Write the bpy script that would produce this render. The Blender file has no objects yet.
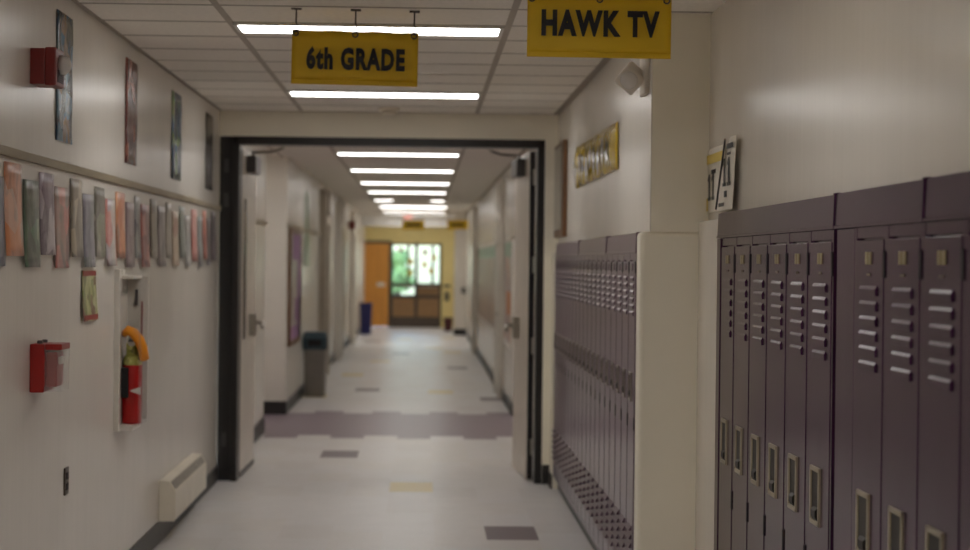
import bpy, bmesh, math, random
from mathutils import Vector, Matrix
random.seed(7)
S = bpy.context.scene
COL = S.collection
H = 2.70            # ceiling height

# ------------------------------------------------------------------ materials
def lin(c):
    return tuple((v / 12.92 if v <= .04045 else ((v + .055) / 1.055) ** 2.4) for v in c)
def rgb(r, g, b):
    return lin((r / 255, g / 255, b / 255)) + (1,)

def new_mat(name):
    m = bpy.data.materials.new(name); m.use_nodes = True
    nt = m.node_tree
    return m, nt, nt.nodes['Principled BSDF']

def coords(nt, scale=(1, 1, 1), kind='Object', loc=(0, 0, 0)):
    tc = nt.nodes.new('ShaderNodeTexCoord'); mp = nt.nodes.new('ShaderNodeMapping')
    mp.inputs['Scale'].default_value = scale; mp.inputs['Location'].default_value = loc
    nt.links.new(tc.outputs[kind], mp.inputs['Vector'])
    return mp.outputs['Vector']

def noise(nt, vec, scale, detail=3, rough=.5):
    n = nt.nodes.new('ShaderNodeTexNoise')
    n.inputs['Scale'].default_value = scale; n.inputs['Detail'].default_value = detail
    n.inputs['Roughness'].default_value = rough
    nt.links.new(vec, n.inputs['Vector'])
    return n.outputs['Fac']

def ramp(nt, fac, stops, const=False):
    r = nt.nodes.new('ShaderNodeValToRGB'); cr = r.color_ramp
    if const: cr.interpolation = 'CONSTANT'
    while len(cr.elements) < len(stops): cr.elements.new(.5)
    for e, (p, c) in zip(cr.elements, stops): e.position = p; e.color = c
    nt.links.new(fac, r.inputs['Fac'])
    return r.outputs['Color']

def mat(name, c, rough=.5, metal=0, var=.06, nscale=6, stretch=(1, 1, 1), bump=0, bscale=60, bstretch=None, spec=.5, coat=0):
    m, nt, p = new_mat(name)
    v = coords(nt, stretch)
    f = noise(nt, v, nscale)
    lo = tuple(max(0, x * (1 - var)) for x in c[:3]) + (1,); hi = tuple(min(1, x * (1 + var)) for x in c[:3]) + (1,)
    nt.links.new(ramp(nt, f, [(.3, lo), (.7, hi)]), p.inputs['Base Color'])
    p.inputs['Roughness'].default_value = rough; p.inputs['Metallic'].default_value = metal
    p.inputs['Specular IOR Level'].default_value = spec
    p.inputs['Coat Weight'].default_value = coat; p.inputs['Coat Roughness'].default_value = .12
    if bump:
        b = nt.nodes.new('ShaderNodeBump'); b.inputs['Strength'].default_value = bump; b.inputs['Distance'].default_value = .01
        nt.links.new(noise(nt, coords(nt, bstretch or (1, 1, 1)), bscale, 2), b.inputs['Height'])
        nt.links.new(b.outputs['Normal'], p.inputs['Normal'])
    return m

def emit(name, c, strength):
    m, nt, p = new_mat(name)
    p.inputs['Base Color'].default_value = (.8, .8, .8, 1)
    p.inputs['Emission Color'].default_value = c; p.inputs['Emission Strength'].default_value = strength
    return m

def glass(name, tint=(1, 1, 1, 1), clear=.8, rough=.03):
    m, nt, p = new_mat(name)
    t = nt.nodes.new('ShaderNodeBsdfTransparent'); t.inputs['Color'].default_value = tint
    p.inputs['Base Color'].default_value = (.75, .75, .73, 1); p.inputs['Roughness'].default_value = rough
    mx = nt.nodes.new('ShaderNodeMixShader'); mx.inputs['Fac'].default_value = clear
    nt.links.new(p.outputs['BSDF'], mx.inputs[1]); nt.links.new(t.outputs['BSDF'], mx.inputs[2])
    nt.links.new(mx.outputs['Shader'], nt.nodes['Material Output'].inputs['Surface'])
    return m

def art(name, cols, scale=9, seed=0., rough=.3, stretch=(1, 1, 1), cells=True):
    """patchy collage of a few colours under a shiny surface"""
    m, nt, p = new_mat(name)
    v = coords(nt, stretch, loc=(seed, seed * 1.7, seed * .6))
    n = noise(nt, v, scale, 4, .6)
    k = len(cols)
    stops = [(.36 + .28 * i / max(1, k - 1), c) for i, c in enumerate(cols)]
    c1 = ramp(nt, n, stops)
    if cells:
        vo = nt.nodes.new('ShaderNodeTexVoronoi'); vo.inputs['Scale'].default_value = scale * 1.1
        nt.links.new(v, vo.inputs['Vector'])
        sep = nt.nodes.new('ShaderNodeSeparateColor'); nt.links.new(vo.outputs['Color'], sep.inputs['Color'])
        c2 = ramp(nt, sep.outputs['Red'], [(i / k, c) for i, c in enumerate(cols)], True)
        mx = nt.nodes.new('ShaderNodeMix'); mx.data_type = 'RGBA'; mx.inputs['Factor'].default_value = .7
        nt.links.new(c1, mx.inputs['A']); nt.links.new(c2, mx.inputs['B']); c1 = mx.outputs['Result']
    nt.links.new(c1, p.inputs['Base Color'])
    p.inputs['Roughness'].default_value = rough; p.inputs['Specular IOR Level'].default_value = .35
    b = nt.nodes.new('ShaderNodeBump'); b.inputs['Strength'].default_value = .5; b.inputs['Distance'].default_value = .02
    nt.links.new(noise(nt, coords(nt), 7, 1), b.inputs['Height']); nt.links.new(b.outputs['Normal'], p.inputs['Normal'])
    return m

VS = (5, 5, .22)     # vertical roller streaks in the gloss paint
M = {}
M['wall'] = mat('wall_paint', rgb(224, 218, 208), .25, var=.03, nscale=2, bump=.13, bscale=2.2, bstretch=VS, spec=.5)
M['wall_face'] = mat('wall_paint_tan', rgb(246, 240, 223), .45, var=.03, nscale=2)
M['ceil'] = mat('ceiling_tile', rgb(238, 232, 222), .9, var=.05, nscale=40, bump=.2, bscale=120)
M['grid'] = mat('ceiling_grid', rgb(172, 162, 148), .6)
M['reveal'] = mat('ceiling_joint', rgb(160, 150, 138), .8)
M['rail'] = mat('tack_rail', rgb(150, 136, 110), .5, var=.15, nscale=20, stretch=(1, .1, 1))
M['base'] = mat('black_rubber', rgb(40, 37, 36), .45)
M['frame'] = mat('dark_steel', rgb(30, 27, 26), .4)
M['leaf'] = mat('door_paint', rgb(206, 196, 184), .3, bump=.08, bscale=3, bstretch=VS)
M['steel'] = mat('brushed_steel', rgb(170, 165, 155), .3, metal=.9)
M['dark'] = mat('dark_gap', rgb(20, 16, 18), .6)
M['closer'] = mat('closer_grey', rgb(70, 66, 66), .4)
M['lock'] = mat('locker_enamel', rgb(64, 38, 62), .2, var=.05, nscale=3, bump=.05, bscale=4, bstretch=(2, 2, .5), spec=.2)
M['lock2'] = mat('locker_enamel_pale', rgb(98, 77, 93), .30, var=.05, nscale=3, bump=.05, bscale=4, bstretch=(2, 2, .5), coat=.3)  # paler enamel colour for the far bank
M['plate'] = mat('number_plate_brass', rgb(150, 138, 104), .4, metal=.2)
M['tagc'] = mat('tag_olive', rgb(96, 84, 66), .5)
M['cup'] = mat('handle_steel', rgb(176, 166, 144), .3, metal=.35)
M['cup2'] = mat('handle_dull', rgb(140, 130, 126), .35, metal=.2)
M['cupin'] = mat('handle_recess', rgb(34, 30, 27), .5)
M['sign'] = mat('sign_yellow', rgb(224, 184, 22), .5, var=.04)
M['ink'] = mat('black_ink', rgb(24, 20, 22), .5)
M['lightrim'] = mat('white_enamel', rgb(225, 222, 215), .5)
M['lamp'] = emit('fluorescent_diffuser', (1, .975, .945, 1), 11.3)
M['lampfar'] = emit('fluorescent_diffuser_dim', (1, .975, .945, 1), 8.5)  # far lamps set dimmer so the far floor stays less bright
M['red'] = mat('red_plastic', rgb(150, 20, 14), .35)
M['darkred'] = mat('maroon_enamel', rgb(120, 26, 22), .4)
M['clear'] = glass('clear_cover', clear=.9)
M['lens'] = mat('strobe_lens', rgb(220, 215, 210), .1)
M['cream'] = mat('cream_enamel', rgb(232, 224, 206), .4)
M['grille'] = mat('heater_grille', rgb(110, 102, 92), .5)
M['whitebox'] = mat('white_metal', rgb(214, 208, 198), .35)
M['boxface'] = mat('white_metal_shaded', rgb(190, 184, 174), .4)  # white cabinet metal, greyed to paint shade on the camera-facing side panel
M['extred'] = mat('extinguisher_red', rgb(178, 20, 18), .3)
M['label'] = art('extinguisher_label', [rgb(150, 150, 70), rgb(200, 196, 120), rgb(110, 108, 60)], 30)
M['orange'] = mat('orange_plastic', rgb(238, 150, 30), .4)
M['bin'] = mat('bin_plastic', rgb(128, 122, 116), .5)
M['teal'] = mat('lid_plastic', rgb(44, 66, 76), .5)
M['navy'] = mat('navy_plastic', rgb(26, 30, 92), .45)
M['maroon'] = mat('maroon_plastic', rgb(70, 18, 22), .5)
M['yellow'] = mat('yellow_paint', rgb(232, 214, 146), .5, var=.04)
M['wood'] = mat('orange_wood', rgb(214, 150, 66), .4, var=.12, nscale=5, stretch=(6, 6, .4))
M['panel'] = mat('brown_panel', rgb(150, 116, 78), .5)
M['endframe'] = mat('bronze_frame', rgb(78, 68, 58), .45)
M['pane'] = glass('window_glass', (.86, .95, .95, 1), .85)
M['offwhite'] = mat('lamp_housing', rgb(216, 208, 196), .4)
M['mirror'] = mat('dark_glass', rgb(58, 50, 46), .08)
M['brown'] = mat('oak_moulding', rgb(110, 76, 48), .4, var=.2, nscale=14, stretch=(1, 1, .2))
M['paper'] = mat('white_paper', rgb(228, 222, 210), .6)
M['papery'] = mat('yellow_strip', rgb(226, 200, 96), .6)
M['exit'] = emit('exit_red', (1, .12, .08, 1), 1.6)
M['purple'] = mat('purple_border', rgb(164, 124, 168), .6)
M['pave'] = mat('paving', rgb(190, 190, 185), .9)
M['leafgreen'] = mat('foliage', rgb(150, 190, 120), .7, var=.3, nscale=12)
M['bark'] = mat('bark', rgb(80, 66, 52), .9)
M['greend'] = mat('door_greygreen', rgb(184, 186, 172), .4)

def tile_mat(name, c, var):
    m, nt, p = new_mat(name)
    v = coords(nt)
    a = noise(nt, v, 5, 5, .7); b = noise(nt, v, 60, 2)
    mx = nt.nodes.new('ShaderNodeMath'); mx.operation = 'MULTIPLY_ADD'; mx.inputs[1].default_value = .5
    nt.links.new(b, mx.inputs[0])
    h = nt.nodes.new('ShaderNodeMath'); h.operation = 'MULTIPLY'; h.inputs[1].default_value = .5
    nt.links.new(a, h.inputs[0]); nt.links.new(h.outputs[0], mx.inputs[2])
    lo = tuple(x * (1 - var) for x in c[:3]) + (1,); hi = tuple(x * (1 + var) for x in c[:3]) + (1,)
    nt.links.new(ramp(nt, mx.outputs[0], [(.35, lo), (.65, hi)]), p.inputs['Base Color'])
    p.inputs['Roughness'].default_value = .33
    return m
FL = [tile_mat('tile_light', rgb(231, 228, 227), .05), tile_mat('tile_mid', rgb(227, 223, 221), .05), tile_mat('tile_warm', rgb(230, 226, 223), .06),
      tile_mat('tile_purple', rgb(140, 124, 134), .08), tile_mat('tile_yellow', rgb(226, 206, 150), .06), tile_mat('tile_dark', rgb(116, 100, 108), .08)]

# ------------------------------------------------------------------ mesh helper
class MB:
    def __init__(s): s.bm = bmesh.new(); s.mi = 0
    def _mark(s, faces):
        for f in faces: f.material_index = s.mi
    def box(s, x0, x1, y0, y1, z0, z1, bev=0, seg=2):
        r = bmesh.ops.create_cube(s.bm, size=1)
        vs = r['verts']
        for v in vs:
            v.co = Vector(((x0 + x1) / 2 + v.co.x * (x1 - x0), (y0 + y1) / 2 + v.co.y * (y1 - y0), (z0 + z1) / 2 + v.co.z * (z1 - z0)))
        s._mark({f for v in vs for f in v.link_faces})
        if bev:
            es = list({e for v in vs for e in v.link_edges})
            r = bmesh.ops.bevel(s.bm, geom=es, offset=bev, segments=seg, affect='EDGES', profile=.5)
            s._mark(r['faces'])
        return s
    def poly(s, pts):
        f = s.bm.faces.new([s.bm.verts.new(p) for p in pts]); f.material_index = s.mi; return s
    def prism(s, prof, a0, a1, axis='y'):
        """prof: list of 2-D points swept along axis; 'y': (x,z)  'x': (y,z)  'z': (x,y)"""
        def P(p, a):
            return {'y': (p[0], a, p[1]), 'x': (a, p[0], p[1]), 'z': (p[0], p[1], a)}[axis]
        A = [s.bm.verts.new(P(p, a0)) for p in prof]; B = [s.bm.verts.new(P(p, a1)) for p in prof]
        n = len(prof); fs = [s.bm.faces.new(A), s.bm.faces.new(B[::-1])]
        for i in range(n): fs.append(s.bm.faces.new((A[i], B[i], B[(i + 1) % n], A[(i + 1) % n])))
        s._mark(fs); return s
    def lathe(s, prof, c, n=20, axis='z'):
        """prof: list of (radius, height) around axis through c"""
        rings = []
        for r, h in prof:
            ring = []
            for i in range(n):
                a = 2 * math.pi * i / n; u, w = r * math.cos(a), r * math.sin(a)
                p = {'z': (u, w, h), 'x': (h, u, w), 'y': (u, h, w)}[axis]
                ring.append(s.bm.verts.new((c[0] + p[0], c[1] + p[1], c[2] + p[2])))
            rings.append(ring)
        fs = [s.bm.faces.new(rings[0][::-1]), s.bm.faces.new(rings[-1])]
        for A, B in zip(rings, rings[1:]):
            for i in range(n): fs.append(s.bm.faces.new((A[i], A[(i + 1) % n], B[(i + 1) % n], B[i])))
        s._mark(fs); return s
    def tube(s, pts, r, n=8, flat=1):
        pts = [Vector(p) for p in pts]; rings = []
        for i, p in enumerate(pts):
            d = (pts[min(i + 1, len(pts) - 1)] - pts[max(i - 1, 0)]).normalized()
            u = d.cross(Vector((.13, .21, .97))).normalized(); w = d.cross(u)
            rr = r[i] if isinstance(r, (list, tuple)) else r
            rings.append([s.bm.verts.new(p + rr * (math.cos(2 * math.pi * k / n) * u * flat + math.sin(2 * math.pi * k / n) * w)) for k in range(n)])
        fs = [s.bm.faces.new(rings[0][::-1]), s.bm.faces.new(rings[-1])]
        for A, B in zip(rings, rings[1:]):
            for k in range(n): fs.append(s.bm.faces.new((A[k], A[(k + 1) % n], B[(k + 1) % n], B[k])))
        s._mark(fs); return s
    def sheet(s, f, nu=6, nv=8, t=.002, nrm=(1, 0, 0)):
        """thin curved sheet with two sides; f(u,v)->point"""
        nrm = Vector(nrm) * t
        F = [[s.bm.verts.new(Vector(f(i / nu, j / nv)) + nrm) for j in range(nv + 1)] for i in range(nu + 1)]
        B = [[s.bm.verts.new(Vector(f(i / nu, j / nv))) for j in range(nv + 1)] for i in range(nu + 1)]
        fs = []
        for i in range(nu):
            for j in range(nv):
                fs.append(s.bm.faces.new((F[i][j], F[i + 1][j], F[i + 1][j + 1], F[i][j + 1])))
                fs.append(s.bm.faces.new((B[i][j], B[i][j + 1], B[i + 1][j + 1], B[i + 1][j])))
        for i in range(nu):
            for j in (0, nv): fs.append(s.bm.faces.new((F[i][j], F[i + 1][j], B[i + 1][j], B[i][j])))
        for j in range(nv):
            for i in (0, nu): fs.append(s.bm.faces.new((F[i][j], F[i][j + 1], B[i][j + 1], B[i][j])))
        s._mark(fs); return s
    def build(s, name, mats, parent=None, label=None, smooth=False, org=None):
        root = parent
        while root is not None and root.parent is not None: root = root.parent
        o0 = Vector(root.location) if root is not None else Vector(org or (0, 0, 0))
        bmesh.ops.recalc_face_normals(s.bm, faces=s.bm.faces)
        me = bpy.data.meshes.new(name)
        for v in s.bm.verts: v.co -= o0
        s.bm.to_mesh(me); s.bm.free()
        for m in (mats if isinstance(mats, list) else [mats]): me.materials.append(m)
        if smooth:
            for p in me.polygons: p.use_smooth = True
        o = bpy.data.objects.new(name, me); COL.objects.link(o)
        if parent is not None: o.parent = parent
        else: o.location = o0
        if label: o['label'] = label
        return o

def tag(o, label, cat, group=None, kind=None):
    o['label'] = label; o['category'] = cat
    if group: o['group'] = group
    if kind: o['kind'] = kind
    return o
def thing(name, loc, label, cat, group=None, kind=None):
    o = bpy.data.objects.new(name, None); COL.objects.link(o); o.location = loc; o.empty_display_size = .1
    return tag(o, label, cat, group, kind)
def struct(name, mb, mats, label, cat, smooth=False):
    return tag(mb.build(name, mats, smooth=smooth), label, cat, kind='structure')
def dup(root, loc, label):
    r = root.copy(); COL.objects.link(r); r.location = loc; r['label'] = label
    for ch in list(root.children):
        c = ch.copy(); COL.objects.link(c); c.parent = r
        for g in list(ch.children):
            d = g.copy(); COL.objects.link(d); d.parent = c
    return r
def lettering(txt, mp, w, h, parent, name='lettering', m=None, bold=.05, ext=.0015):
    """flat raised letters fitted into w x h (local x right, y up), mapped by mp(x, y, z)"""
    cu = bpy.data.curves.new('text', 'FONT'); cu.body = txt; cu.offset = bold; cu.extrude = .01; cu.resolution_u = 3
    cu.space_character = 1.16
    ob = bpy.data.objects.new('text', cu); COL.objects.link(ob)
    bpy.context.view_layer.update()
    me = bpy.data.meshes.new_from_object(ob.evaluated_get(bpy.context.evaluated_depsgraph_get()))
    bpy.data.objects.remove(ob); bpy.data.curves.remove(cu)
    xs = [v.co.x for v in me.vertices]; ys = [v.co.y for v in me.vertices]
    x0, x1, y0, y1 = min(xs), max(xs), min(ys), max(ys)
    root = parent
    while root.parent is not None: root = root.parent
    for v in me.vertices:
        v.co = Vector(mp((v.co.x - (x0 + x1) / 2) / (x1 - x0) * w, (v.co.y - (y0 + y1) / 2) / (y1 - y0) * h, v.co.z / .01 * ext)) - Vector(root.location)
    me.materials.append(m or M['ink']); me.name = name
    o = bpy.data.objects.new(name, me); COL.objects.link(o); o.parent = parent
    return o

ORD = ['first', 'second', 'third', 'fourth', 'fifth', 'sixth', 'seventh', 'eighth', 'ninth', 'tenth', 'eleventh', 'twelfth',
       'thirteenth', 'fourteenth', 'fifteenth', 'sixteenth', 'seventeenth', 'eighteenth', 'nineteenth', 'twentieth', 'twenty-first', 'twenty-second',
       'twenty-third', 'twenty-fourth', 'twenty-fifth', 'twenty-sixth', 'twenty-seventh', 'twenty-eighth']

# ------------------------------------------------------------------ room shell
XL = -1.49          # left wall
XU = .98            # right wall above the far lockers
XF = .940           # far locker fronts
XN = 1.234          # right wall above the near lockers
XK = 1.192          # near locker fronts
DP = 8.76           # pillar face
DD = 14.82          # door frame

# floor, vinyl planks 0.305 x 0.61 laid half-bond in columns
mb = MB()
T, L = .305, .61
special = {}
def colrow(x, y):
    k = math.floor((x - .39) / T + 1e-6); ph = 11.8 if k % 2 == 0 else 11.8 + T
    return k, math.floor((y - ph) / L + 1e-6)
for x, y, c in [(.5, 12.0, 5), (-.1, 14.4, 4), (-.7, 16.9, 5), (-.7, 25.6, 5), (-.9, 29.0, 4), (-.6, 32.8, 4), (.3, 25.4, 4), (.8, 23.7, 5), (.55, 31.0, 5),
                (-.3, 35.5, 5), (.2, 38.2, 4), (-.9, 41, 5), (-1.25, 24.0, 4), (-1.0, 7.5, 5), (.1, 5.2, 4), (.5, 36.5, 4), (.2, 8.0, 5), (-.4, 42.5, 4), (.5, 43.4, 4)]:
    special[colrow(x, y)] = c
for k in range(-8, 4):
    ph = 11.8 if k % 2 == 0 else 11.8 + T
    x0 = .39 + k * T
    n0, n1 = math.floor((-4.3 - ph) / L), math.ceil((50.4 - ph) / L)
    for n in range(n0, n1):
        y0 = ph + n * L
        c = random.choice((0, 0, 1, 2))
        if 11 <= n <= 15: c = 3
        c = special.get((k, n), c)
        mb.mi = c
        mb.poly([(x0, y0, 0), (x0 + T, y0, 0), (x0 + T, y0 + L, 0), (x0, y0 + L, 0)])
mb.mi = 3
mb.poly([(-4.6, 18.8, 0), (.39 - 8 * T, 18.8, 0), (.39 - 8 * T, 21.6, 0), (-4.6, 21.6, 0)])
mb.poly([(.39 + 4 * T, 18.8, 0), (3.6, 18.8, 0), (3.6, 21.6, 0), (.39 + 4 * T, 21.6, 0)])
bmesh.ops.remove_doubles(mb.bm, verts=mb.bm.verts, dist=1e-4)
struct('floor', mb, FL, 'pale grey vinyl plank floor of the corridor with a purple band and scattered purple and yellow planks', 'floor')

# ceiling
mb = MB()
mb.mi = 0
xs = [-1.6, -.892, .38, 1.75]
ys0 = 9.31 - 22 * .61
lights_rect = []
NL = [9.31 - 3 * 3.66 + .03, 9.31 - 2 * 3.66 + .03, 9.31 - 3.66 + .03, 9.34, 13.0, 16.66, 20.3, 23.98, 27.85, 31.5]
for i in range(3):
    y = ys0
    while y < 50.2:
        x0, x1, y0, y1 = xs[i], xs[i + 1], y, y + .61
        mb.box(x0 + .012, x1 - .012, y0 + .006, y1 - .006, H, H + .02)
        y += .61
mb.mi = 1
for x in xs[1:3]: mb.box(x - .015, x + .015, ys0, 50.2, H - .003, H + .01)
mb.mi = 2
y = ys0
while y < 50.3:
    for i in range(3): mb.box(xs[i] + .012, xs[i + 1] - .012, y - .016, y + .016, H - .001, H + .012)
    y += .61
mb.mi = 0
mb.box(-4.6, 3.6, ys0 - .2, 50.4, H + .03, H + .1)
mb.mi = 2
for x in (XL + .02, XU - .02): mb.box(x - .02, x + (.0 if x < 0 else .02), DP if x > 0 else -4.2, 50, H - .003, H + .002)
struct('ceiling', mb, [M['ceil'], M['grid'], M['reveal']], 'off-white suspended tile ceiling over the corridor', 'ceiling')

# left wall near
mb = MB(); mb.box(XL - .12, XL, -4.2, DD + .02, 0, H + .03)
struct('wall_left', mb, M['wall'], 'glossy off-white wall with the artwork row', 'wall')
mb = MB(); mb.box(XL, XL + .018, -4.2, DD, 1.972, 2.006, .003)
struct('trim_1', mb, M['rail'], 'tan tack rail running along the artwork wall', 'rail')
mb = MB(); mb.box(XL, XL + .012, -4.2, 11.55, 0, .122, .003); mb.box(XL, XL + .012, 11.55, DD, 0, .112, .003)
struct('baseboard_left', mb, M['base'], 'black rubber baseboard under the artwork wall', 'baseboard')
mb = MB(); mb.box(-1.6, 1.7, -4.3, -4.2, 0, H + .03)
struct('wall_back', mb, M['wall'], 'off-white wall closing the corridor behind the camera', 'wall')

# right side: near wall, pillar, wall over the far lockers
mb = MB()
mb.box(XN, 1.75, -4.2, DP + .3, 1.80, H + .03)
mb.box(1.62, 1.75, 3.3, DP, 0, 1.80)
mb.box(XN, 1.75, -4.2, 3.3, 0, 1.80)
struct('wall_right', mb, M['wall'], 'shiny off-white wall above the near purple lockers', 'wall')
mb = MB()
mb.box(XK, 1.62, 8.21, DP, 0, 1.80, .004)
struct('trim_2', mb, M['wall'], 'white upright filler panel between the pillar and the near lockers', 'trim')
mb = MB()
mb.box(XU + .004, XN + .3, DP, DP + .55, 1.755, H + .03)
mb.box(XF, 1.55, DP, DP + .16, 0, 1.755, .02, 3)
mb.box(XU + .02, 1.55, DP + .16, DP + .55, 1.7, 1.755)
struct('wall_pillar', mb, M['wall_face'], 'tan pillar face beside the far lockers', 'wall')
mb = MB()
mb.box(XU, 1.55, DP + .55, DD + .02, 1.757, H + .03); mb.box(XU, XU + .004, DP + .001, DP + .55, 1.757, H + .03)
mb.box(1.35, 1.55, DP + .2, DD + .02, 0, 1.757)
struct('wall_right_upper', mb, M['wall'], 'shiny off-white wall above the far purple lockers', 'wall')
mb = MB(); mb.box(XU, 1.3, DP + .17, 14.5, 0, .10)
struct('baseboard_right', mb, M['base'], 'black toe kick under the far lockers', 'baseboard')

# bulkhead and cross wall at the double door
mb = MB()
mb.box(-1.60, 1.0, DD, DD + .26, 2.515, H + .03)
struct('wall_bulkhead', mb, M['wall_face'], 'tan bulkhead above the double door opening', 'wall')
mb = MB()
mb.box(.883, 1.35, DD, DD + .26, 0, 2.515)
mb.box(XF, 1.35, 14.50, DD, 0, 1.70)
struct('wall_jamb', mb, M['wall_face'], 'narrow tan wall strip between the door frame and the far lockers', 'wall')
mb = MB(); mb.box(.885, XF + .004, DD - .012, DD, 0, .14); mb.box(XF - .012, XF, 14.5, DD, 0, .10)
struct('baseboard_jamb', mb, M['base'], 'short black baseboard on the strip beside the door frame', 'baseboard')
mb = MB()
mb.box(-1.39, -1.343, DD, DD + .2, 0, 2.515, .004)
mb.box(.832, .883, DD, DD + .2, 0, 2.515, .004)
mb.box(-1.39, .883, DD, DD + .2, 2.457, 2.515, .004)
mb.box(-1.49, -1.39, DD + .05, DD + .2, 0, 2.515)
fr = struct('trim_4', mb, M['frame'], 'dark steel frame around the open double doors', 'door frame')
for z in (2.30, 2.05, .30):
    m2 = MB(); m2.box(-1.455, -1.425, DD + .043, DD + .05, z - .05, z + .05, .002); m2.build('strike_plate', M['closer'], fr, 'grey strike plate')

# door leaves
def leaf(name, hx, hy, sgn, ang, label):
    """sgn +1: leaf lies on the +x side of the hinge face (left leaf)"""
    r = thing(name, (hx, hy, 0), label, 'door', kind='structure')
    W, Tk = 1.04, .045
    a, b = (-Tk, 0) if sgn > 0 else (0, Tk)       # room face at local x = 0
    m1 = MB(); m1.box(hx + a, hx + b, hy, hy + W, .012, 2.44, .003); m1.build('door_panel', M['leaf'], r)
    m1 = MB(); m1.box(hx + a + .002, hx + b - .002, hy - .004, hy, .012, 2.44); m1.build('edge', M['dark'], r, 'hinge edge darkened to paint shade')  # second strip: dark colour paints shade onto the hinge edge
    f = .003 * sgn
    m1 = MB(); m1.box(hx + min(0, f * 1.6), hx + max(0, f * 1.6), hy + .01, hy + W - .01, .012, .16 if sgn < 0 else .045); m1.build('kick_plate', M['closer'] if sgn > 0 else M['leaf'], r)
    if sgn > 0:
        m1 = MB(); m1.box(hx, hx + .006, hy + .14, hy + .30, 1.02, 2.07, .002); q = m1.build('vision_panel', M['mirror'], r, 'narrow dark glass')
    # closer on the room face near the hinge-top corner
    m1 = MB(); m1.box(hx + min(0, .07 * sgn), hx + max(0, .07 * sgn), hy + .3, hy + .68, 2.27, 2.40, .008); c = m1.build('door_closer', M['closer'], r)
    m1 = MB(); m1.tube([(hx + .04 * sgn, hy + .35, 2.40), (hx + .04 * sgn, hy + .35, 2.425), (hx + .21 * sgn, hy + .18, 2.425), (hx + .30 * sgn, hy - .05, 2.44)], .012, 6); m1.build('closer_arm', M['steel'], c)
    # exit device / lever
    m1 = MB(); m1.box(hx + min(0, .05 * sgn), hx + max(0, .05 * sgn), hy + W - .42, hy + W - .33, 1.03, 1.20, .008); l = m1.build('latch_case', M['steel'], r)
    m1 = MB(); m1.tube([(hx + .05 * sgn, hy + W - .37, 1.13), (hx + .10 * sgn, hy + W - .37, 1.13), (hx + .105 * sgn, hy + W - .50, 1.10)], .018, 8); m1.build('lever', M['steel'], l)
    for z in (.25, 1.0, 1.6, 2.25):
        m1 = MB(); m1.box(hx + (a if sgn > 0 else b - .02), hx + (a + .02 if sgn > 0 else b), hy - .008, hy - .003, z - .06, z + .06); m1.build('hinge', M['steel'], r)
    r.rotation_euler = (0, 0, ang)
    return r
leaf('door_1', -1.339, DD + .21, 1, math.radians(-1.0), 'tall pale door leaf held open against the wall with a narrow dark glass strip')
leaf('door_2', .783, DD + .21, -1, math.radians(3.2), 'tall pale door leaf held open on the locker side with a dark closer')

# ------------------------------------------------------------------ far corridor
X2 = -1.427; XR = .965; DE = 50.0
mb = MB(); mb.box(XL - .12, XL + .01, DD + .26, 19.1, 0, H + .03)
struct('wall_left_middle', mb, M['wall'], 'off-white wall stretch just beyond the open door leaf', 'wall')
mb = MB(); mb.box(XL + .01, XL + .022, DD + .27, 19.1, 0, .14)
struct('baseboard_left_middle', mb, M['base'], 'black baseboard just beyond the open door leaf', 'baseboard')
mb = MB(); mb.box(XL + .01, XL + .03, DD + .27, 19.1, 1.94, 1.975)
struct('trim_5', mb, M['rail'], 'tan tack rail on the wall just beyond the open door leaf', 'rail')
mb = MB(); mb.box(-4.6, XL - .12, 18.9, 19.1, 0, H + .03); mb.box(-4.6, -4.5, 19.1, 21.3, 0, H + .03)
struct('wall_side_passage', mb, M['wall'], 'off-white walls of the side passage', 'wall')
mb = MB(); mb.box(-4.6, X2, 21.3, 21.6, 0, H + .03); mb.box(X2 - .15, X2, 21.6, DE + .2, 0, H + .03)
struct('wall_left_far', mb, M['wall'], 'off-white wall beyond the side passage, behind the grey trash can', 'wall')
mb = MB(); mb.box(-4.5, X2 + .002, 21.288, 21.3, 0, .14); mb.box(X2, X2 + .012, 21.3, DE, 0, .13)
struct('baseboard_left_far', mb, M['base'], 'black baseboard behind the grey trash can', 'baseboard')
mb = MB(); mb.box(X2, X2 + .02, 21.35, 27.9, 1.96, 1.995)
struct('trim_6', mb, M['rail'], 'tan tack rail over the purple bulletin board', 'rail')
mb = MB(); mb.box(XR, XR + .15, DD + .26, 18.8, 0, H + .03); mb.box(XR, XR + .15, 21.4, DE + .2, 0, H + .03); mb.box(XR + .15, 3.6, 18.6, 18.8, 0, H); mb.box(XR + .15, 3.6, 21.4, 21.6, 0, H); mb.box(3.5, 3.6, 18.8, 21.4, 0, H)
struct('wall_right_far', mb, M['wall'], 'off-white wall beyond the open door leaf on the locker side', 'wall')
mb = MB(); mb.box(XR - .012, XR, 21.4, DE, 0, .13)
struct('baseboard_right_far', mb, M['base'], 'black baseboard beyond the open door leaf on the locker side', 'baseboard')

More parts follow.
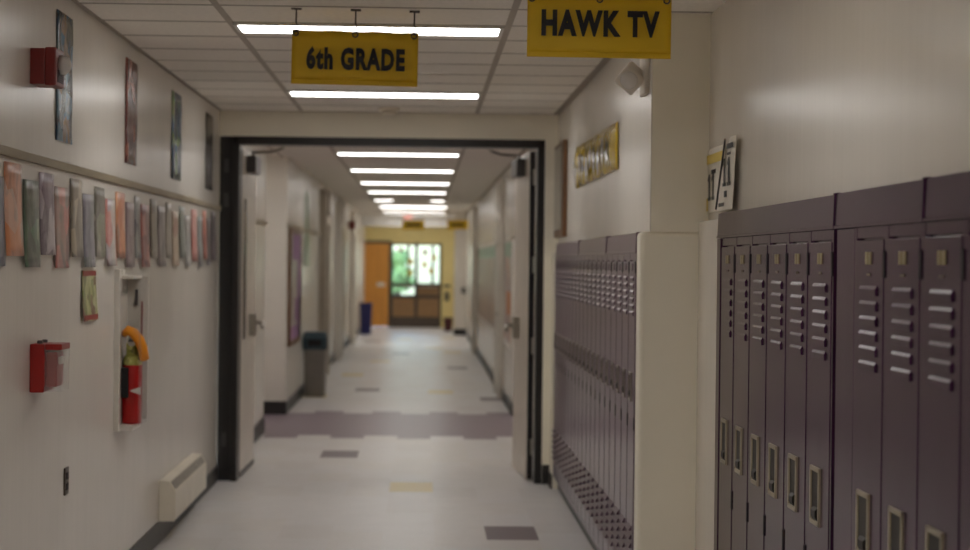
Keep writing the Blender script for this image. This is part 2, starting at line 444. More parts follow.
# classroom door recess surrounds: shallow pilasters with a door between, along the far walls
n = 6
for (y0, lab) in ((27.9, 'nearest'), (33.2, 'middle'), (39.5, 'farthest')):
    r = thing('door_%d' % n, (X2, y0, 0), '%s grey-green classroom door past the trash can' % lab, 'door', kind='structure')
    m1 = MB(); m1.box(X2, X2 + .035, y0 + .12, y0 + 1.1, .01, 2.12, .004); m1.build('door_panel', M['greend'], r)
    m1 = MB()
    m1.box(X2, X2 + .10, y0, y0 + .12, 0, 2.6, .004); m1.box(X2, X2 + .10, y0 + 1.1, y0 + 1.22, 0, 2.6, .004); m1.box(X2, X2 + .10, y0 + .12, y0 + 1.1, 2.12, 2.24, .004)
    m1.build('door_casing', M['grid'] if n == 6 else M['wall'], r)
    m1 = MB(); m1.box(X2 + .035, X2 + .04, y0 + .3, y0 + .55, 1.0, 1.9); m1.build('glass_lite', M['mirror'], r)
    m1 = MB(); m1.tube([(X2 + .035, y0 + .2, 1.0), (X2 + .09, y0 + .2, 1.0), (X2 + .09, y0 + .32, 1.0)], .013, 6); m1.build('lever', M['steel'], r)
    n += 1
for (y0, lab) in ((24.0, 'near'), (36.0, 'far')):
    r = thing('door_%d' % n, (XR, y0, 0), '%s pale classroom door on the locker side beyond the double doors' % lab, 'door', kind='structure')
    m1 = MB(); m1.box(XR - .03, XR, y0 + .1, y0 + 1.05, .01, 2.12, .004); m1.build('door_panel', M['greend'], r)
    m1 = MB()
    m1.box(XR - .07, XR, y0, y0 + .1, 0, 2.6, .004); m1.box(XR - .07, XR, y0 + 1.05, y0 + 1.15, 0, 2.6, .004); m1.box(XR - .07, XR, y0 + .1, y0 + 1.05, 2.12, 2.22, .004)
    m1.build('door_casing', M['wall'], r)
    m1 = MB(); m1.tube([(XR - .03, y0 + .2, 1.0), (XR - .09, y0 + .2, 1.0), (XR - .09, y0 + .32, 1.0)], .013, 6); m1.build('lever', M['steel'], r)
    n += 1

# end wall, doors and daylight
mb = MB()
mb.box(-1.6, -.80, DE, DE + .15, 2.10, H + .03); mb.box(-.80, .46, DE, DE + .15, 2.06, H + .03); mb.box(.46, 1.2, DE, DE + .15, 0, H + .03)
mb.box(-1.6, -1.53, DE, DE + .15, 0, 2.1)
struct('wall_end', mb, M['yellow'], 'yellow wall at the far end of the corridor', 'wall')
mb = MB(); mb.box(.70, XR, 45.0, 45.4, 0, H + .03)
struct('wall_end_pier', mb, M['wall'], 'white pier beside the glazed end doors', 'wall')
mb = MB(); mb.box(.69, XR, 44.985, 45.0, 0, .14)
struct('baseboard_pier', mb, M['base'], 'black baseboard at the foot of the white pier', 'baseboard')
mb = MB(); mb.box(X2, XR, 46.5, 46.7, 2.42, H + .03)
struct('wall_end_bulkhead', mb, M['lightrim'], 'white ceiling bulkhead before the yellow end wall', 'wall')
r = thing('door_3', (-1.16, DE, 0), 'orange wooden door in the yellow end wall', 'door', kind='structure')
m1 = MB(); m1.box(-1.53, -.84, DE - .02, DE + .03, .01, 2.06, .004); m1.build('door_panel', M['wood'], r)
m1 = MB(); m1.box(-1.57, -1.53, DE - .03, DE + .1, 0, 2.10); m1.box(-.84, -.79, DE - .03, DE + .1, 0, 2.10); m1.box(-1.57, -.79, DE - .03, DE + .1, 2.06, 2.12); m1.build('door_frame', M['endframe'], r)
m1 = MB(); m1.box(-1.13, -.93, DE - .026, DE - .02, 1.0, 1.1); m1.build('notice', M['paper'], r, 'white notice')
r = thing('door_4', (-.17, DE, 0), 'dark framed glazed exit doors at the far end of the corridor', 'door', kind='structure')
m1 = MB()
for x0, x1 in ((-.80, -.74), (-.20, -.12), (.40, .46)): m1.box(x0, x1, DE, DE + .08, 0, 2.10, .004)
for z0, z1 in ((0, .26), (.72, .80), (1.02, 1.09), (2.02, 2.10)):
    m1.box(-.74, -.20, DE + .002, DE + .078, z0, z1); m1.box(-.12, .40, DE + .002, DE + .078, z0, z1)
for x in (-.36, .24): m1.box(x - .03, x + .03, DE + .004, DE + .07, 1.09, 2.02)
m1.build('door_frame', M['endframe'], r)
for x0, x1 in ((-.74, -.20), (-.12, .40)):
    m1 = MB(); m1.box(x0, x1, DE + .03, DE + .05, .26, .72); m1.build('lower_panel', M['panel'], r)
m1 = MB(); m1.box(-.12, .40, DE + .03, DE + .05, .80, 1.02); m1.build('middle_panel', M['panel'], r)
m1 = MB(); m1.box(-.74, -.20, DE + .035, DE + .045, .80, 1.02); m1.build('pane', M['pane'], r)
for x0, x1 in ((-.74, -.20), (-.12, .40)):
    m1 = MB(); m1.box(x0, x1, DE + .035, DE + .045, 1.09, 2.02); m1.build('pane', M['pane'], r)
m1 = MB(); m1.tube([(-.24, DE, 1.0), (-.24, DE - .06, 1.0), (-.70, DE - .06, 1.0), (-.70, DE, 1.0)], .02, 8); m1.build('push_bar', M['steel'], r)
m1 = MB(); m1.tube([(-.08, DE, 1.0), (-.08, DE - .06, 1.0), (.36, DE - .06, 1.0), (.36, DE, 1.0)], .02, 8); m1.build('push_bar', M['steel'], r)
k = 0
for (x, z, c) in ((-.30, 1.62, 'papery'), (-.32, 1.35, 'papery'), (-.55, 1.90, 'paper'), (.04, 1.55, 'papery'), (.2, 1.40, 'papery'), (.27, 1.72, 'papery'), (0.05, 1.85, 'panel')):
    m1 = MB(); m1.box(x - .05, x + .05, DE - .004, DE + .002, z - .07, z + .07); m1.build('notice', M[c], r)
# outside
mb = MB(); mb.box(-9, 9, DE + .2, 95, -.12, -.02)
tag(mb.build('pavement', M['pave']), 'pale pavement outside the glazed exit doors', 'pavement', kind='structure')
def tree(x, y, h, lab):
    r = thing('tree', (x, y, -.02), lab, 'tree')
    m1 = MB(); m1.tube([(x, y, -.02), (x + .05, y, h * .35), (x, y + .1, h * .7)], [.16, .12, .05], 8); m1.build('trunk', M['bark'], r)
    m1 = MB(); rnd = random.Random(int(x * 100 + 700))
    for q in range(26):
        a = rnd.random() * 6.28; rr = rnd.random() * h * .28; z = h * (.35 + .6 * rnd.random())
        s_ = h * (.08 + .07 * rnd.random())
        rr *= 1.2 - abs(z / h - .6)
        vv = bmesh.ops.create_icosphere(m1.bm, subdivisions=2, radius=s_, matrix=Matrix.Translation((x + rr * math.cos(a), y + rr * math.sin(a), z)))['verts']
        for v in vv: v.co += Vector((rnd.uniform(-1, 1), rnd.uniform(-1, 1), rnd.uniform(-1, 1))) * s_ * .22
    m1.build('foliage', M['leafgreen'], r)
tree(-.95, 72, 1.9, 'small green leafy tree seen through the glazed exit doors')

# ------------------------------------------------------------------ ceiling lights
LN = ['ceiling_light']
def clight(x0, x1, y0, w, label):
    r = thing('ceiling_light', ((x0 + x1) / 2, y0 + w / 2, H), label, 'ceiling light', 'linear ceiling lights')
    m1 = MB()
    m1.box(x0 - .02, x1 + .02, y0 - .02, y0, H - .012, H - .001); m1.box(x0 - .02, x1 + .02, y0 + w, y0 + w + .02, H - .012, H - .001)
    m1.box(x0 - .02, x0, y0, y0 + w, H - .012, H - .001); m1.box(x1, x1 + .02, y0, y0 + w, H - .012, H - .001)
    m1.build('trim_frame', M['lightrim'], r)
    m1 = MB(); m1.box(x0, x1, y0, y0 + w, H - .010, H - .001); m1.build('diffuser', M['lamp'] if y0 < 19 else M['lampfar'], r)
labs = {0: 'ceiling light farthest behind the camera', 1: 'ceiling light behind the camera', 2: 'ceiling light just above the camera frame',
        3: 'bright ceiling light directly above the 6th grade sign', 4: 'bright ceiling light just below the 6th grade sign, before the bulkhead',
        5: 'ceiling light hidden right behind the bulkhead', 6: 'nearest ceiling light seen through the double doors', 7: 'second ceiling light seen through the double doors',
        8: 'third ceiling light seen through the double doors', 9: 'fourth ceiling light seen through the double doors'}
for i, y in enumerate(NL): clight(-.862, .342, y, .30, labs[i])
clight(-.86, -.55, 35.8, .34, 'short ceiling light piece past the fourth light, on the trash can side')
clight(.13, .36, 35.8, .34, 'short ceiling light piece past the fourth light, on the locker side')
clight(-.86, .44, 39.6, .5, 'wide ceiling light before the farthest pair')
clight(-.86, .44, 43.4, .3, 'ceiling light farthest down the corridor')
clight(-.9, .5, 45.9, .2, 'added ceiling light washing the white ceiling bulkhead')  # lamp added to wash the bulkhead face bright
clight(-.86, .44, 48.2, .4, 'ceiling light right before the yellow end wall')

clight(-3.2, -2.0, 20.0, .30, 'unseen ceiling light added in the side passage on the trash can side')  # out of view, added to brighten the pilaster facing the camera
clight(1.6, 2.8, 20.0, .30, 'unseen ceiling light added in the side passage on the locker side')  # also unseen, added for a brighter far corridor
# smoke detector
r = thing('smoke_detector', (-.25, 14.35, H), 'round cream smoke detector on the ceiling before the bulkhead', 'smoke detector')
m1 = MB(); m1.lathe([(.075, 0), (.075, -.02), (.06, -.022)], (-.25, 14.35, H - .001), 24); m1.build('base', M['cream'], r)
m1 = MB(); m1.lathe([(.055, -.022), (.055, -.045), (.03, -.06), (.01, -.062)], (-.25, 14.35, H - .001), 24); m1.build('sensor_head', M['cream'], r, smooth=True)

# ------------------------------------------------------------------ hanging signs
def sign(x0, x1, y, z0, z1, txt, tw, th, dz, label, tilt):
    cx = (x0 + x1) / 2
    r = thing('hanging_sign', (cx, y, z1), label, 'sign', 'yellow hanging corridor signs')
    m1 = MB()
    # vinyl banner: hem at the foot, faint sag
    m1.sheet(lambda u, v: (x0 + u * (x1 - x0), y + .004 * math.sin(u * 9.4) * (1 - v), z0 + v * (z1 - z0) - .003 * math.sin(u * 6.28 * 1.5) ** 2 * v), 24, 6, .004, (0, 1, 0))
    p = m1.build('banner', M['sign'], r, smooth=True)
    m1 = MB(); m1.box(x0 + .001, x1 - .001, y - .006, y + .008, z0, z0 + .018, .002); m1.build('hem', M['sign'], p)
    cz = (z0 + z1) / 2 + dz
    lettering(txt, lambda a, b, c: (cx + a + .004, y - .010 + c, cz + b), tw, th, r)
    for f in (.03, .5, .965):
        gx = x0 + f * (x1 - x0); gz = z1 - .017
        m1 = MB()
        for q in range(12):
            pass
        pts = [(gx + .011 * math.cos(t * .5236), y - .006, gz + .011 * math.sin(t * .5236)) for t in range(13)]
        m1.tube(pts, .0032, 6); m1.build('grommet', M['endframe'], r, smooth=True)
        m1 = MB(); m1.tube([(gx, y - .006, gz + .004), (gx + .006, y - .012, gz + .02), (gx + .006, y - .006, gz + .035), (gx, y, gz + .045), (gx, y, H - .008)], .0035, 6)
        m1.box(gx - .022, gx + .022, y - .01, y + .01, H - .009, H - .001); m1.build('hook', M['endframe'], r, smooth=False)
    r.rotation_euler = (0, tilt, 0)
sign(-.574, -.030, 8.77, 2.372, 2.606, '6th GRADE', .424, .100, -.004, 'yellow hanging sign reading 6th GRADE', .013)
sign(.383, .927, 7.64, 2.390, 2.626, 'HAWK TV', .446, .100, .010, 'yellow hanging sign reading HAWK TV', .004)

# ------------------------------------------------------------------ lockers
def locker_proto(x, w, M_, zt, lz, ld, hz0, hz1, slots, plate_z, lower, label, group):
    """front at x, far edge at local y=0, running to y=-w"""
    r = thing('locker', (x, 0, 0), label, 'locker', group)
    Y = lambda t: -t * w
    m1 = MB()
    m1.box(x + .012, x + .36, Y(1) + .001, Y(0) - .001, .10, zt + .035)          # case
    m1.box(x, x + .02, Y(.06), Y(0) - .0005, .10, zt + .035); m1.box(x, x + .02, Y(1) + .0005, Y(.94), .10, zt + .035)
    m1.box(x + .001, x + .02, Y(.94), Y(.06), zt + .006, zt + .035); m1.box(x + .001, x + .02, Y(.94), Y(.06), .10, .125)
    m1.build('case', M_, r)
    m1 = MB(); m1.box(x - .002, x + .010, Y(.937), Y(.063), .132, zt, .0018, 2); d = m1.build('door', M_, r)
    xd = x - .002
    for z in lz:
        m1 = MB()
        hh = ld
        prof = [(xd + .003, z + hh * .5), (xd - .001, z + hh * .5), (xd - .0055, z + hh * .2), (xd - .0062, z + hh * .1), (xd - .005, z - hh * .46), (xd + .003, z - hh * .46)]
        m1.prism(prof, Y(.76), Y(.24)); m1.build('louver', M_, d)
        m1 = MB()
    # handle: steel-rimmed recessed cup with a lift
    y0, y1 = Y(.62), Y(.24)
    m1 = MB(); b = .014
    m1.box(xd - .007, xd + .002, y0, y0 + b, hz0, hz1, .002); m1.box(xd - .007, xd + .002, y1 - b, y1, hz0, hz1, .002)
    m1.box(xd - .007, xd + .002, y0, y1, hz0, hz0 + b, .002); m1.box(xd - .007, xd + .002, y0, y1, hz1 - b, hz1, .002)
    m1.mi = 1
    m1.box(xd - .0015, xd + .001, y0 + b, y1 - b, hz0 + b, hz1 - b)
    m1.prism([(xd - .001, hz0 + b + .04), (xd - .010, hz0 + b + .03), (xd - .010, hz0 + b + .012), (xd - .001, hz0 + b)], y0 + b + .025, y1 - b - .025)
    m1.build('handle', [M['cup'] if M_ is M['lock'] else M['cup2'], M['cupin']], d, 'steel rimmed recessed handle')
    for z0, z1 in slots:
        m1 = MB(); m1.box(x - .004, x + .002, Y(.985), Y(.93), z0, z1); m1.build('hinge', M['dark'], r, 'dark hinge knuckle')
    m1 = MB()
    yc = Y(.5)
    for sg in (-1, 1):
        m1.box(xd - .004, xd, yc + sg * .020 - .015, yc + sg * .020 + .015, plate_z - .006, plate_z + .028, .0018, 2)
    m1.build('number_badge', M['plate'] if M_ is M['lock'] else M_, d)
    if M_ is M['lock']:
        m1 = MB(); m1.box(xd - .002, xd, yc - .022, yc + .022, plate_z - .036, plate_z - .029); m1.build('small_tag', M['tagc'], d)
    if lower:
        for z in lower:
            m1 = MB(); m1.prism([(xd + .003, z + .011), (xd - .003, z + .010), (xd - .014, z - .010), (xd + .003, z - .010)], Y(.8), Y(.22)); m1.build('louver', M_, d)
    return r

near_lab = 'purple locker in the near bank, %s from the white filler panel'
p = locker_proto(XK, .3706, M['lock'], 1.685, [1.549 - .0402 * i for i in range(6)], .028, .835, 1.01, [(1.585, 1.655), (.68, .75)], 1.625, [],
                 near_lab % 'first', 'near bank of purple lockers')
p.location = (XK, 8.086, 0)
for i in range(1, 6): dup(p, (XK, 8.086 - .3706 * i, 0), near_lab % ORD[i])
for i in range(5):
    q = dup(p, (XK, 5.575 - .382 * i, 0), 'purple locker in the nearest bank, %s past the wide upright seam' % ORD[i])
    q.scale = (1, .382 / .3706, 1)
    q['group'] = 'nearest bank of purple lockers'
m1 = MB(); m1.box(XK, XK + .045, 8.087, 8.205, .10, 1.72, .003); m1.box(XK - .004, XK + .02, 8.087, 8.10, .1, 1.72)
tag(m1.build('locker_filler', M['lock'], org=(XK, 8.15, .1)), 'narrow purple filler strip beside the white filler panel', 'locker filler')
m1 = MB(); m1.box(XK, XK + .045, 5.576, 5.818, .10, 1.72, .003); m1.box(XK + .02, XK + .045, 5.822, 5.86, .1, 1.72)
tag(m1.build('locker_filler', M['lock'], org=(XK, 5.7, .1)), 'wide purple filler strip at the seam between the two near locker banks', 'locker filler')
def fascia(x, xw, y0, y1, z0, z1, m, label, cap=.014):
    r = thing('locker_fascia', (x, (y0 + y1) / 2, z0), label, 'locker top', 'sloped purple panels above the lockers')
    m1 = MB(); m1.prism([(x, z0), (x - .003, z0), (x - .003, z0 + .008), (x, z0 + .01), (x + .004, z1), (xw - .001, z1), (xw - .001, z0)], y0, y1); m1.build('panel', m, r)
    m1 = MB(); m1.prism([(x - .004, z0), (x - .004, z0 + .01), (x - .001, z1 + .004), (x + .012, z1 + .006), (xw - .001, z1 + .002), (xw - .001, z0)], y0 - .001, y0 + cap); m1.build('seam_strip', m, r)
fascia(XK, XN, 5.86, 8.205, 1.722, 1.822, M['lock'], 'long purple top panel over the six near lockers beside the white filler panel')
fascia(XK, XN, 4.81, 5.857, 1.722, 1.824, M['lock'], 'purple top panel between the two upright seams over the nearest lockers')
fascia(XK, XN, 3.6, 4.807, 1.722, 1.826, M['lock'], 'purple top panel closest to the camera over the nearest lockers')
mb = MB(); mb.box(XK + .05, XK + .3, 3.6, 8.2, 0, .10)
struct('baseboard_near', mb, M['base'], 'black toe kick under the near lockers', 'baseboard')

NFAR = 19
far_lab = 'purple locker in the far bank, %s from the tan pillar'
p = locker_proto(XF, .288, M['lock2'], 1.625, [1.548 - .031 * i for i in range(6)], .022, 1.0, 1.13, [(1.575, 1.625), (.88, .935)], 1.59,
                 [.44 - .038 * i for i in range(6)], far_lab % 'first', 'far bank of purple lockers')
# bank runs away from the pillar
for i in range(NFAR):
    y = DP + .165 + .288 * (i + 1)
    if i == 0: p.location = (XF, y, 0)
    else: dup(p, (XF, y, 0), far_lab % (ORD[i] + (' and last' if i == NFAR - 1 else '')))
ye = DP + .165 + .288 * NFAR
fascia(XF, XU, DP + .17, 10.40, 1.662, 1.75, M['lock2'], 'purple top panel over the far lockers nearest to the tan pillar')
fascia(XF, XU, 10.403, 12.26, 1.662, 1.75, M['lock2'], 'middle purple top panel over the far lockers under the yellow banner')
fascia(XF, XU, 12.263, ye, 1.662, 1.75, M['lock2'], 'purple top panel over the far lockers beside the door frame')

# ------------------------------------------------------------------ things on the left wall
# artwork row
C = rgb
papers = [ # x0px x1px ytop ybottom colours, label
 (-12, 5, 176, 266, [C(50,60,110), C(90,96,120), C(30,34,60)], 'dark blue artwork sheet at the near end of the row'),
 (5.5, 23, 164, 256, [C(216,130,70), C(226,150,100), C(60,64,90), C(220,180,160)], 'orange and blue-grey curling artwork sheet next to the dark blue one'),
 (24, 39.5, 181, 267, [C(40,76,50), C(70,120,84), C(170,186,160), C(50,50,44)], 'green artwork sheet in the near part of the row'),
 (40.5, 55, 174, 255, [C(104,70,100), C(176,160,176), C(200,190,196), C(80,60,80)], 'mauve and white artwork sheet between the green and the pink sheets'),
 (55.5, 70, 188, 268, [C(214,130,120), C(226,160,148), C(170,150,140), C(80,70,70)], 'salmon pink artwork sheet above the alarm call point'),
 (71, 82.5, 180, 257, [C(190,176,150), C(206,196,176), C(110,100,84)], 'pale beige artwork sheet next to the salmon pink one'),
 (83.5, 94.5, 195, 267, [C(120,116,136), C(196,194,200), C(90,100,96)], 'grey-blue artwork sheet directly above the small red-edged notice'),
 (95, 105.5, 188, 257, [C(110,100,84), C(180,174,160), C(140,150,120), C(70,60,54)], 'brown-grey artwork sheet just before the white one with a pink frame'),
 (106, 115.5, 200, 266, [C(226,140,124), C(220,216,210), C(110,64,70), C(200,190,196)], 'white artwork sheet with a pink frame and maroon foot'),
 (116, 125.5, 193, 258, [C(226,140,70), C(206,110,50), C(230,176,140), C(120,80,60)], 'bright orange artwork sheet above the fire extinguisher cabinet edge'),
 (126, 134.5, 203, 267, [C(140,120,124), C(170,152,152), C(130,104,110)], 'plain mauve-grey artwork sheet after the bright orange one'),
 (135, 140.5, 197, 258, [C(120,124,160), C(160,160,150), C(60,60,60)], 'narrow bluish artwork sheet after the mauve-grey one'),
 (141, 149.5, 205, 267, [C(200,150,140), C(190,90,80), C(110,50,54)], 'pinkish artwork sheet with a dark red foot'),
 (150.5, 157, 200, 258, [C(104,100,84), C(160,150,130), C(120,110,96)], 'olive-grey artwork sheet after the one with a dark red foot'),
 (158, 165.5, 207, 266, [C(90,84,86), C(170,160,156), C(150,140,140)], 'grey artwork sheet with a dark top edge'),
 (166, 171.5, 203, 258, [C(170,162,150), C(186,180,168), C(140,134,120)], 'light grey artwork sheet in the far half of the row'),
 (172.5, 178.5, 212, 266, [C(206,176,150), C(216,196,170), C(190,130,110)], 'peach artwork sheet after the light grey one'),
 (179.5, 185, 207, 258, [C(110,120,110), C(170,180,170), C(80,90,84)], 'green-grey artwork sheet after the peach one'),
 (185.5, 190.5, 216, 266, [C(206,204,200), C(180,176,170), C(130,140,140)], 'near-white artwork sheet in the far part of the row'),
 (191.5, 197, 210, 261, [C(224,160,150), C(230,180,170), C(200,110,96)], 'pink artwork sheet fifth from the far end of the row'),
 (198, 202.5, 217, 266, [C(120,120,124), C(160,170,170), C(60,60,64)], 'slate grey artwork sheet fourth from the far end of the row'),
 (203, 206.5, 211, 259, [C(200,100,80), C(220,140,110), C(160,70,60)], 'red-orange artwork sheet third from the far end of the row'),
 (207, 210.5, 219, 265, [C(90,84,100), C(130,124,130), C(60,56,66)], 'dark slate artwork sheet second from the far end of the row'),
 (211, 215.5, 212, 260, [C(60,48,62), C(90,74,90), C(40,34,44)], 'dark plum artwork sheet at the far end of the row'),
]
def wd(x, y=240): return 2030 * 1.49 / (423 - x - .011 * (y - 262))
def wz(y, d, x): return 1.613 - (y - (262 + .011 * (x - 423))) * d / 2030
for i, (a, b, t, bo, cols, lab) in enumerate(papers):
    y0, y1 = wd(a), wd(b); yc = (y0 + y1) / 2; xc = (a + b) / 2
    zt, zb = wz(t, yc, xc), wz(bo, yc, xc)
    rnd = random.Random(i)
    sk = rnd.uniform(-.006, .006); cu = rnd.uniform(.008, .022)
    m1 = MB()
    m1.sheet(lambda u, v: (XL + .003 + cu * (math.sin(u * 3.14) * .5 + (1 - v) ** 2 * .6), y0 + u * (y1 - y0) + sk * v, zb + v * (zt - zb)), 6, 8, .0015)
    cols = [tuple(c_[k] * .8 + (.46, .42, .38)[k] * .2 for k in range(3)) + (1,) for c_ in cols]
    m_ = art('artwork_%02d' % i, cols, 7, i * 3.3, .32)
    tag(m1.build('art_sheet', m_, org=(XL, yc, zb), smooth=True), lab, 'artwork', 'student artwork row under the tack rail')

posters = [
 (56, 72, 16, 143, [C(54,74,96), C(90,116,140), C(40,60,50), C(150,120,90), C(120,150,170)], 'blue laminated poster behind the wall alarm'),
 (125, 136.5, 62, 165, [C(96,44,38), C(130,70,60), C(70,36,34), C(170,110,90)], 'rust red laminated poster high on the wall'),
 (171, 180.5, 94, 180, [C(34,64,104), C(60,104,150), C(130,150,70), C(30,44,70)], 'blue and green laminated poster high on the wall'),
 (205, 212, 115, 190, [C(50,44,42), C(80,70,64), C(36,32,32)], 'dark brown laminated poster closest to the double doors'),
]
for i, (a, b, t, bo, cols, lab) in enumerate(posters):
    y0, y1 = wd(a, 262), wd(b, 262); yc = (y0 + y1) / 2
    zt, zb = wz(t, yc, (a + b) / 2), wz(bo, yc, (a + b) / 2)
    m1 = MB(); m1.sheet(lambda u, v: (XL + .0015 + .0035 * math.sin(v * 7 + u * 2) ** 2, y0 + u * (y1 - y0), zb + v * (zt - zb)), 5, 10, .001)
    tag(m1.build('poster', art('poster_art_%d' % i, cols, 9, 11 + i * 5.1, .27), org=(XL, yc, zb), smooth=True), lab, 'poster', 'laminated posters above the tack rail')

# small notice
y0, y1 = wd(83, 296), wd(96.5, 296)
r = thing('notice', (XL, (y0 + y1) / 2, 1.335), 'small notice with red edges under the artwork row', 'notice')
m1 = MB(); m1.sheet(lambda u, v: (XL + .004 + .012 * (1 - v) ** 2, y0 + u * (y1 - y0) - .03 * (1 - v) * (.5 - u), 1.335 + v * .225), 5, 6, .002); m1.build('sheet', art('notice_art', [C(176,180,110), C(120,130,70), C(196,196,150), C(110,50,40)], 16, 4.), r)
m1 = MB()
for z0, z1 in ((1.34, 1.362), (1.535, 1.558)):
    m1.box(XL + (.0175 if z0 < 1.4 else .006), XL + (.0185 if z0 < 1.4 else .0075), y0 + .005, y1 - .005, z0, z1)
m1.build('border', M['red'], r, 'red border strips')

# strobe alarm high on the wall
def strobe(x, y, z, sg, s, label):
    r = thing('fire_alarm', (x, y, z), label, 'fire alarm')
    m1 = MB(); m1.box(min(x, x + sg * .055 * s), max(x, x + sg * .055 * s), y - .09 * s, y + .09 * s, z - .068 * s, z + .068 * s, .004); m1.build('back_box', M['darkred'], r)
    m1 = MB(); m1.box(min(x + sg * .055 * s, x + sg * .098 * s), max(x + sg * .055 * s, x + sg * .098 * s), y - .092 * s, y + .092 * s, z - .072 * s, z + .072 * s, .006); f = m1.build('front_cover', M['darkred'], r)
    m1 = MB()
    for k in range(6): m1.box(x + sg * .099 * s - .002, x + sg * .099 * s + .002, y - .06 * s, y + .06 * s, z - .055 * s + k * .008 * s, z - .051 * s + k * .008 * s)
    m1.build('horn_grille', M['dark'], f)
    m1 = MB()
    m1.lathe([(.038 * s, sg * .098 * s), (.037 * s, sg * .115 * s), (.028 * s, sg * .132 * s), (.01 * s, sg * .14 * s)], (x, y, z + .012 * s), 20, 'x'); m1.build('strobe_lens', M['lens'], r, 'clear strobe lens', smooth=True)
strobe(XL, 7.80, 2.337, 1, 1, 'dark red fire alarm strobe high on the wall over the blue poster')
strobe(X2, 39.0, 2.30, 1, 1.1, 'small dark red alarm strobe far down the corridor')

# manual call point with clear cover
yc = 7.86
r = thing('alarm_call_point', (XL, yc, 1.098), 'red fire alarm pull station under a clear cover', 'fire alarm')
m1 = MB(); m1.box(XL, XL + .055, yc - .10, yc + .10, 1.100, 1.285, .005); m1.build('back_box', M['red'], r)
m1 = MB(); m1.box(XL + .055, XL + .098, yc - .07, yc + .07, 1.12, 1.255, .006); b = m1.build('pull_station', M['red'], r)
m1 = MB(); m1.box(XL + .098, XL + .106, yc - .045, yc + .045, 1.205, 1.235, .004); m1.build('pull_bar', M['whitebox'], b, 'white pull bar')
m1 = MB()
m1.box(XL + .055, XL + .118, yc - .09, yc - .087, 1.105, 1.28); m1.box(XL + .055, XL + .118, yc + .087, yc + .09, 1.105, 1.28)
m1.box(XL + .115, XL + .118, yc - .09, yc + .09, 1.105, 1.28); m1.box(XL + .055, XL + .118, yc - .09, yc + .09, 1.103, 1.106)
m1.build('clear_cover', M['clear'], r, 'clear plastic cover')
m1 = MB(); m1.box(XL + .055, XL + .12, yc - .092, yc + .092, 1.262, 1.285, .004); m1.build('cover_cap', M['red'], r)
for yy in (-.05, .05):
    m1 = MB(); m1.box(XL + .02, XL + .04, yc + yy - .01, yc + yy + .01, 1.285, 1.297, .002); m1.build('cover_clip', M['closer'], r)

# outlet
r = thing('wall_outlet', (XL, 8.565, .635), 'small dark steel outlet plate low on the wall', 'outlet')
m1 = MB(); m1.box(XL, XL + .007, 8.52, 8.61, .62, .735, .003); pl = m1.build('cover_plate', M['endframe'], r)
for z in (.655, .70):
    m1 = MB(); m1.box(XL + .007, XL + .010, 8.543, 8.587, z - .014, z + .014, .003); q = m1.build('socket', M['dark'], r)
m1 = MB(); m1.lathe([(.004, .007), (.003, .010)], (XL, 8.565, .6775), 8, 'x'); m1.build('screw', M['steel'], pl)

# fire extinguisher cabinet and extinguisher
r = thing('extinguisher_cabinet', (XL, 10.02, .77), 'white wall cabinet with clear front around the fire extinguisher', 'fire extinguisher cabinet')
ya, yb = 9.92, 10.22
m1 = MB(); m1.box(XL, XL + .012, ya, yb, .80, 1.535); m1.build('back_panel', M['whitebox'], r)
m1 = MB(); m1.box(XL, XL + .026, ya - .05, ya, .775, 1.562, .003); m1.box(XL, XL + .03, ya, ya + .10, 1.535, 1.562, .003); m1.box(XL, XL + .085, ya, yb, .775, .80, .003); m1.box(XL, XL + .085, ya, yb, 1.515, 1.53, .003)
m1.build('surround', M['whitebox'], r)
m1 = MB(); m1.box(XL, XL + .115, yb, yb + .03, .81, 1.525, .003); d = m1.build('side_panel', M['boxface'], r)
m1 = MB(); m1.box(XL + .08, XL + .09, yb - .003, yb, 1.20, 1.40); m1.box(XL + .08, XL + .09, yb - .003, yb, .84, 1.10); m1.build('red_marking', M['darkred'], d, 'thin upright red marking')
m1 = MB(); m1.box(XL + .05, XL + .065, yb - .008, yb, 1.38, 1.46, .002); m1.build('latch', M['closer'], d)
m1 = MB(); m1.box(XL + .112, XL + .115, ya, yb, .80, 1.51); m1.build('clear_front', M['clear'], r, 'clear acrylic front')
ex = thing('fire_extinguisher', (XL + .062, 10.06, .80), 'red fire extinguisher with an orange hose inside the wall cabinet', 'fire extinguisher')
cx, cy = XL + .062, 10.06
m1 = MB(); m1.lathe([(.044, .802), (.048, .81), (.048, 1.09), (.04, 1.125), (.02, 1.15), (.016, 1.17)], (cx, cy, 0), 24); m1.build('cylinder', M['extred'], ex, smooth=True)
m1 = MB(); m1.lathe([(.0487, 1.09), (.0487, 1.10), (.041, 1.128), (.030, 1.145), (.030, 1.20)], (cx, cy, 0), 24); m1.build('label_band', M['label'], ex, 'olive instruction label')
m1 = MB(); m1.lathe([(.02, 1.165), (.022, 1.20), (.015, 1.235)], (cx, cy, 0), 16); m1.build('valve', M['steel'], ex)
m1 = MB(); m1.prism([(cy - .06, 1.24), (cy + .02, 1.225), (cy + .02, 1.235), (cy - .06, 1.262)], cx - .012, cx + .012, 'x'); m1.prism([(cy - .055, 1.205), (cy + .02, 1.215), (cy + .02, 1.225), (cy - .055, 1.215)], cx - .012, cx + .012, 'x'); m1.build('lever', M['closer'], ex)
m1 = MB(); m1.lathe([(.018, 0), (.018, .01)], (cx + .0, cy - .04, 1.20), 12, 'y'); m1.build('gauge', M['steel'], ex)
m1 = MB(); m1.tube([(cx - .035, cy - .03, 1.245), (cx - .015, cy - .06, 1.262), (cx + .015, cy - .065, 1.25), (cx + .04, cy - .05, 1.215), (cx + .055, cy - .03, 1.17), (cx + .062, cy - .01, 1.12)], [.02, .024, .026, .027, .028, .028], 12, .8); m1.build('hose', M['orange'], ex, 'orange hose', smooth=True)
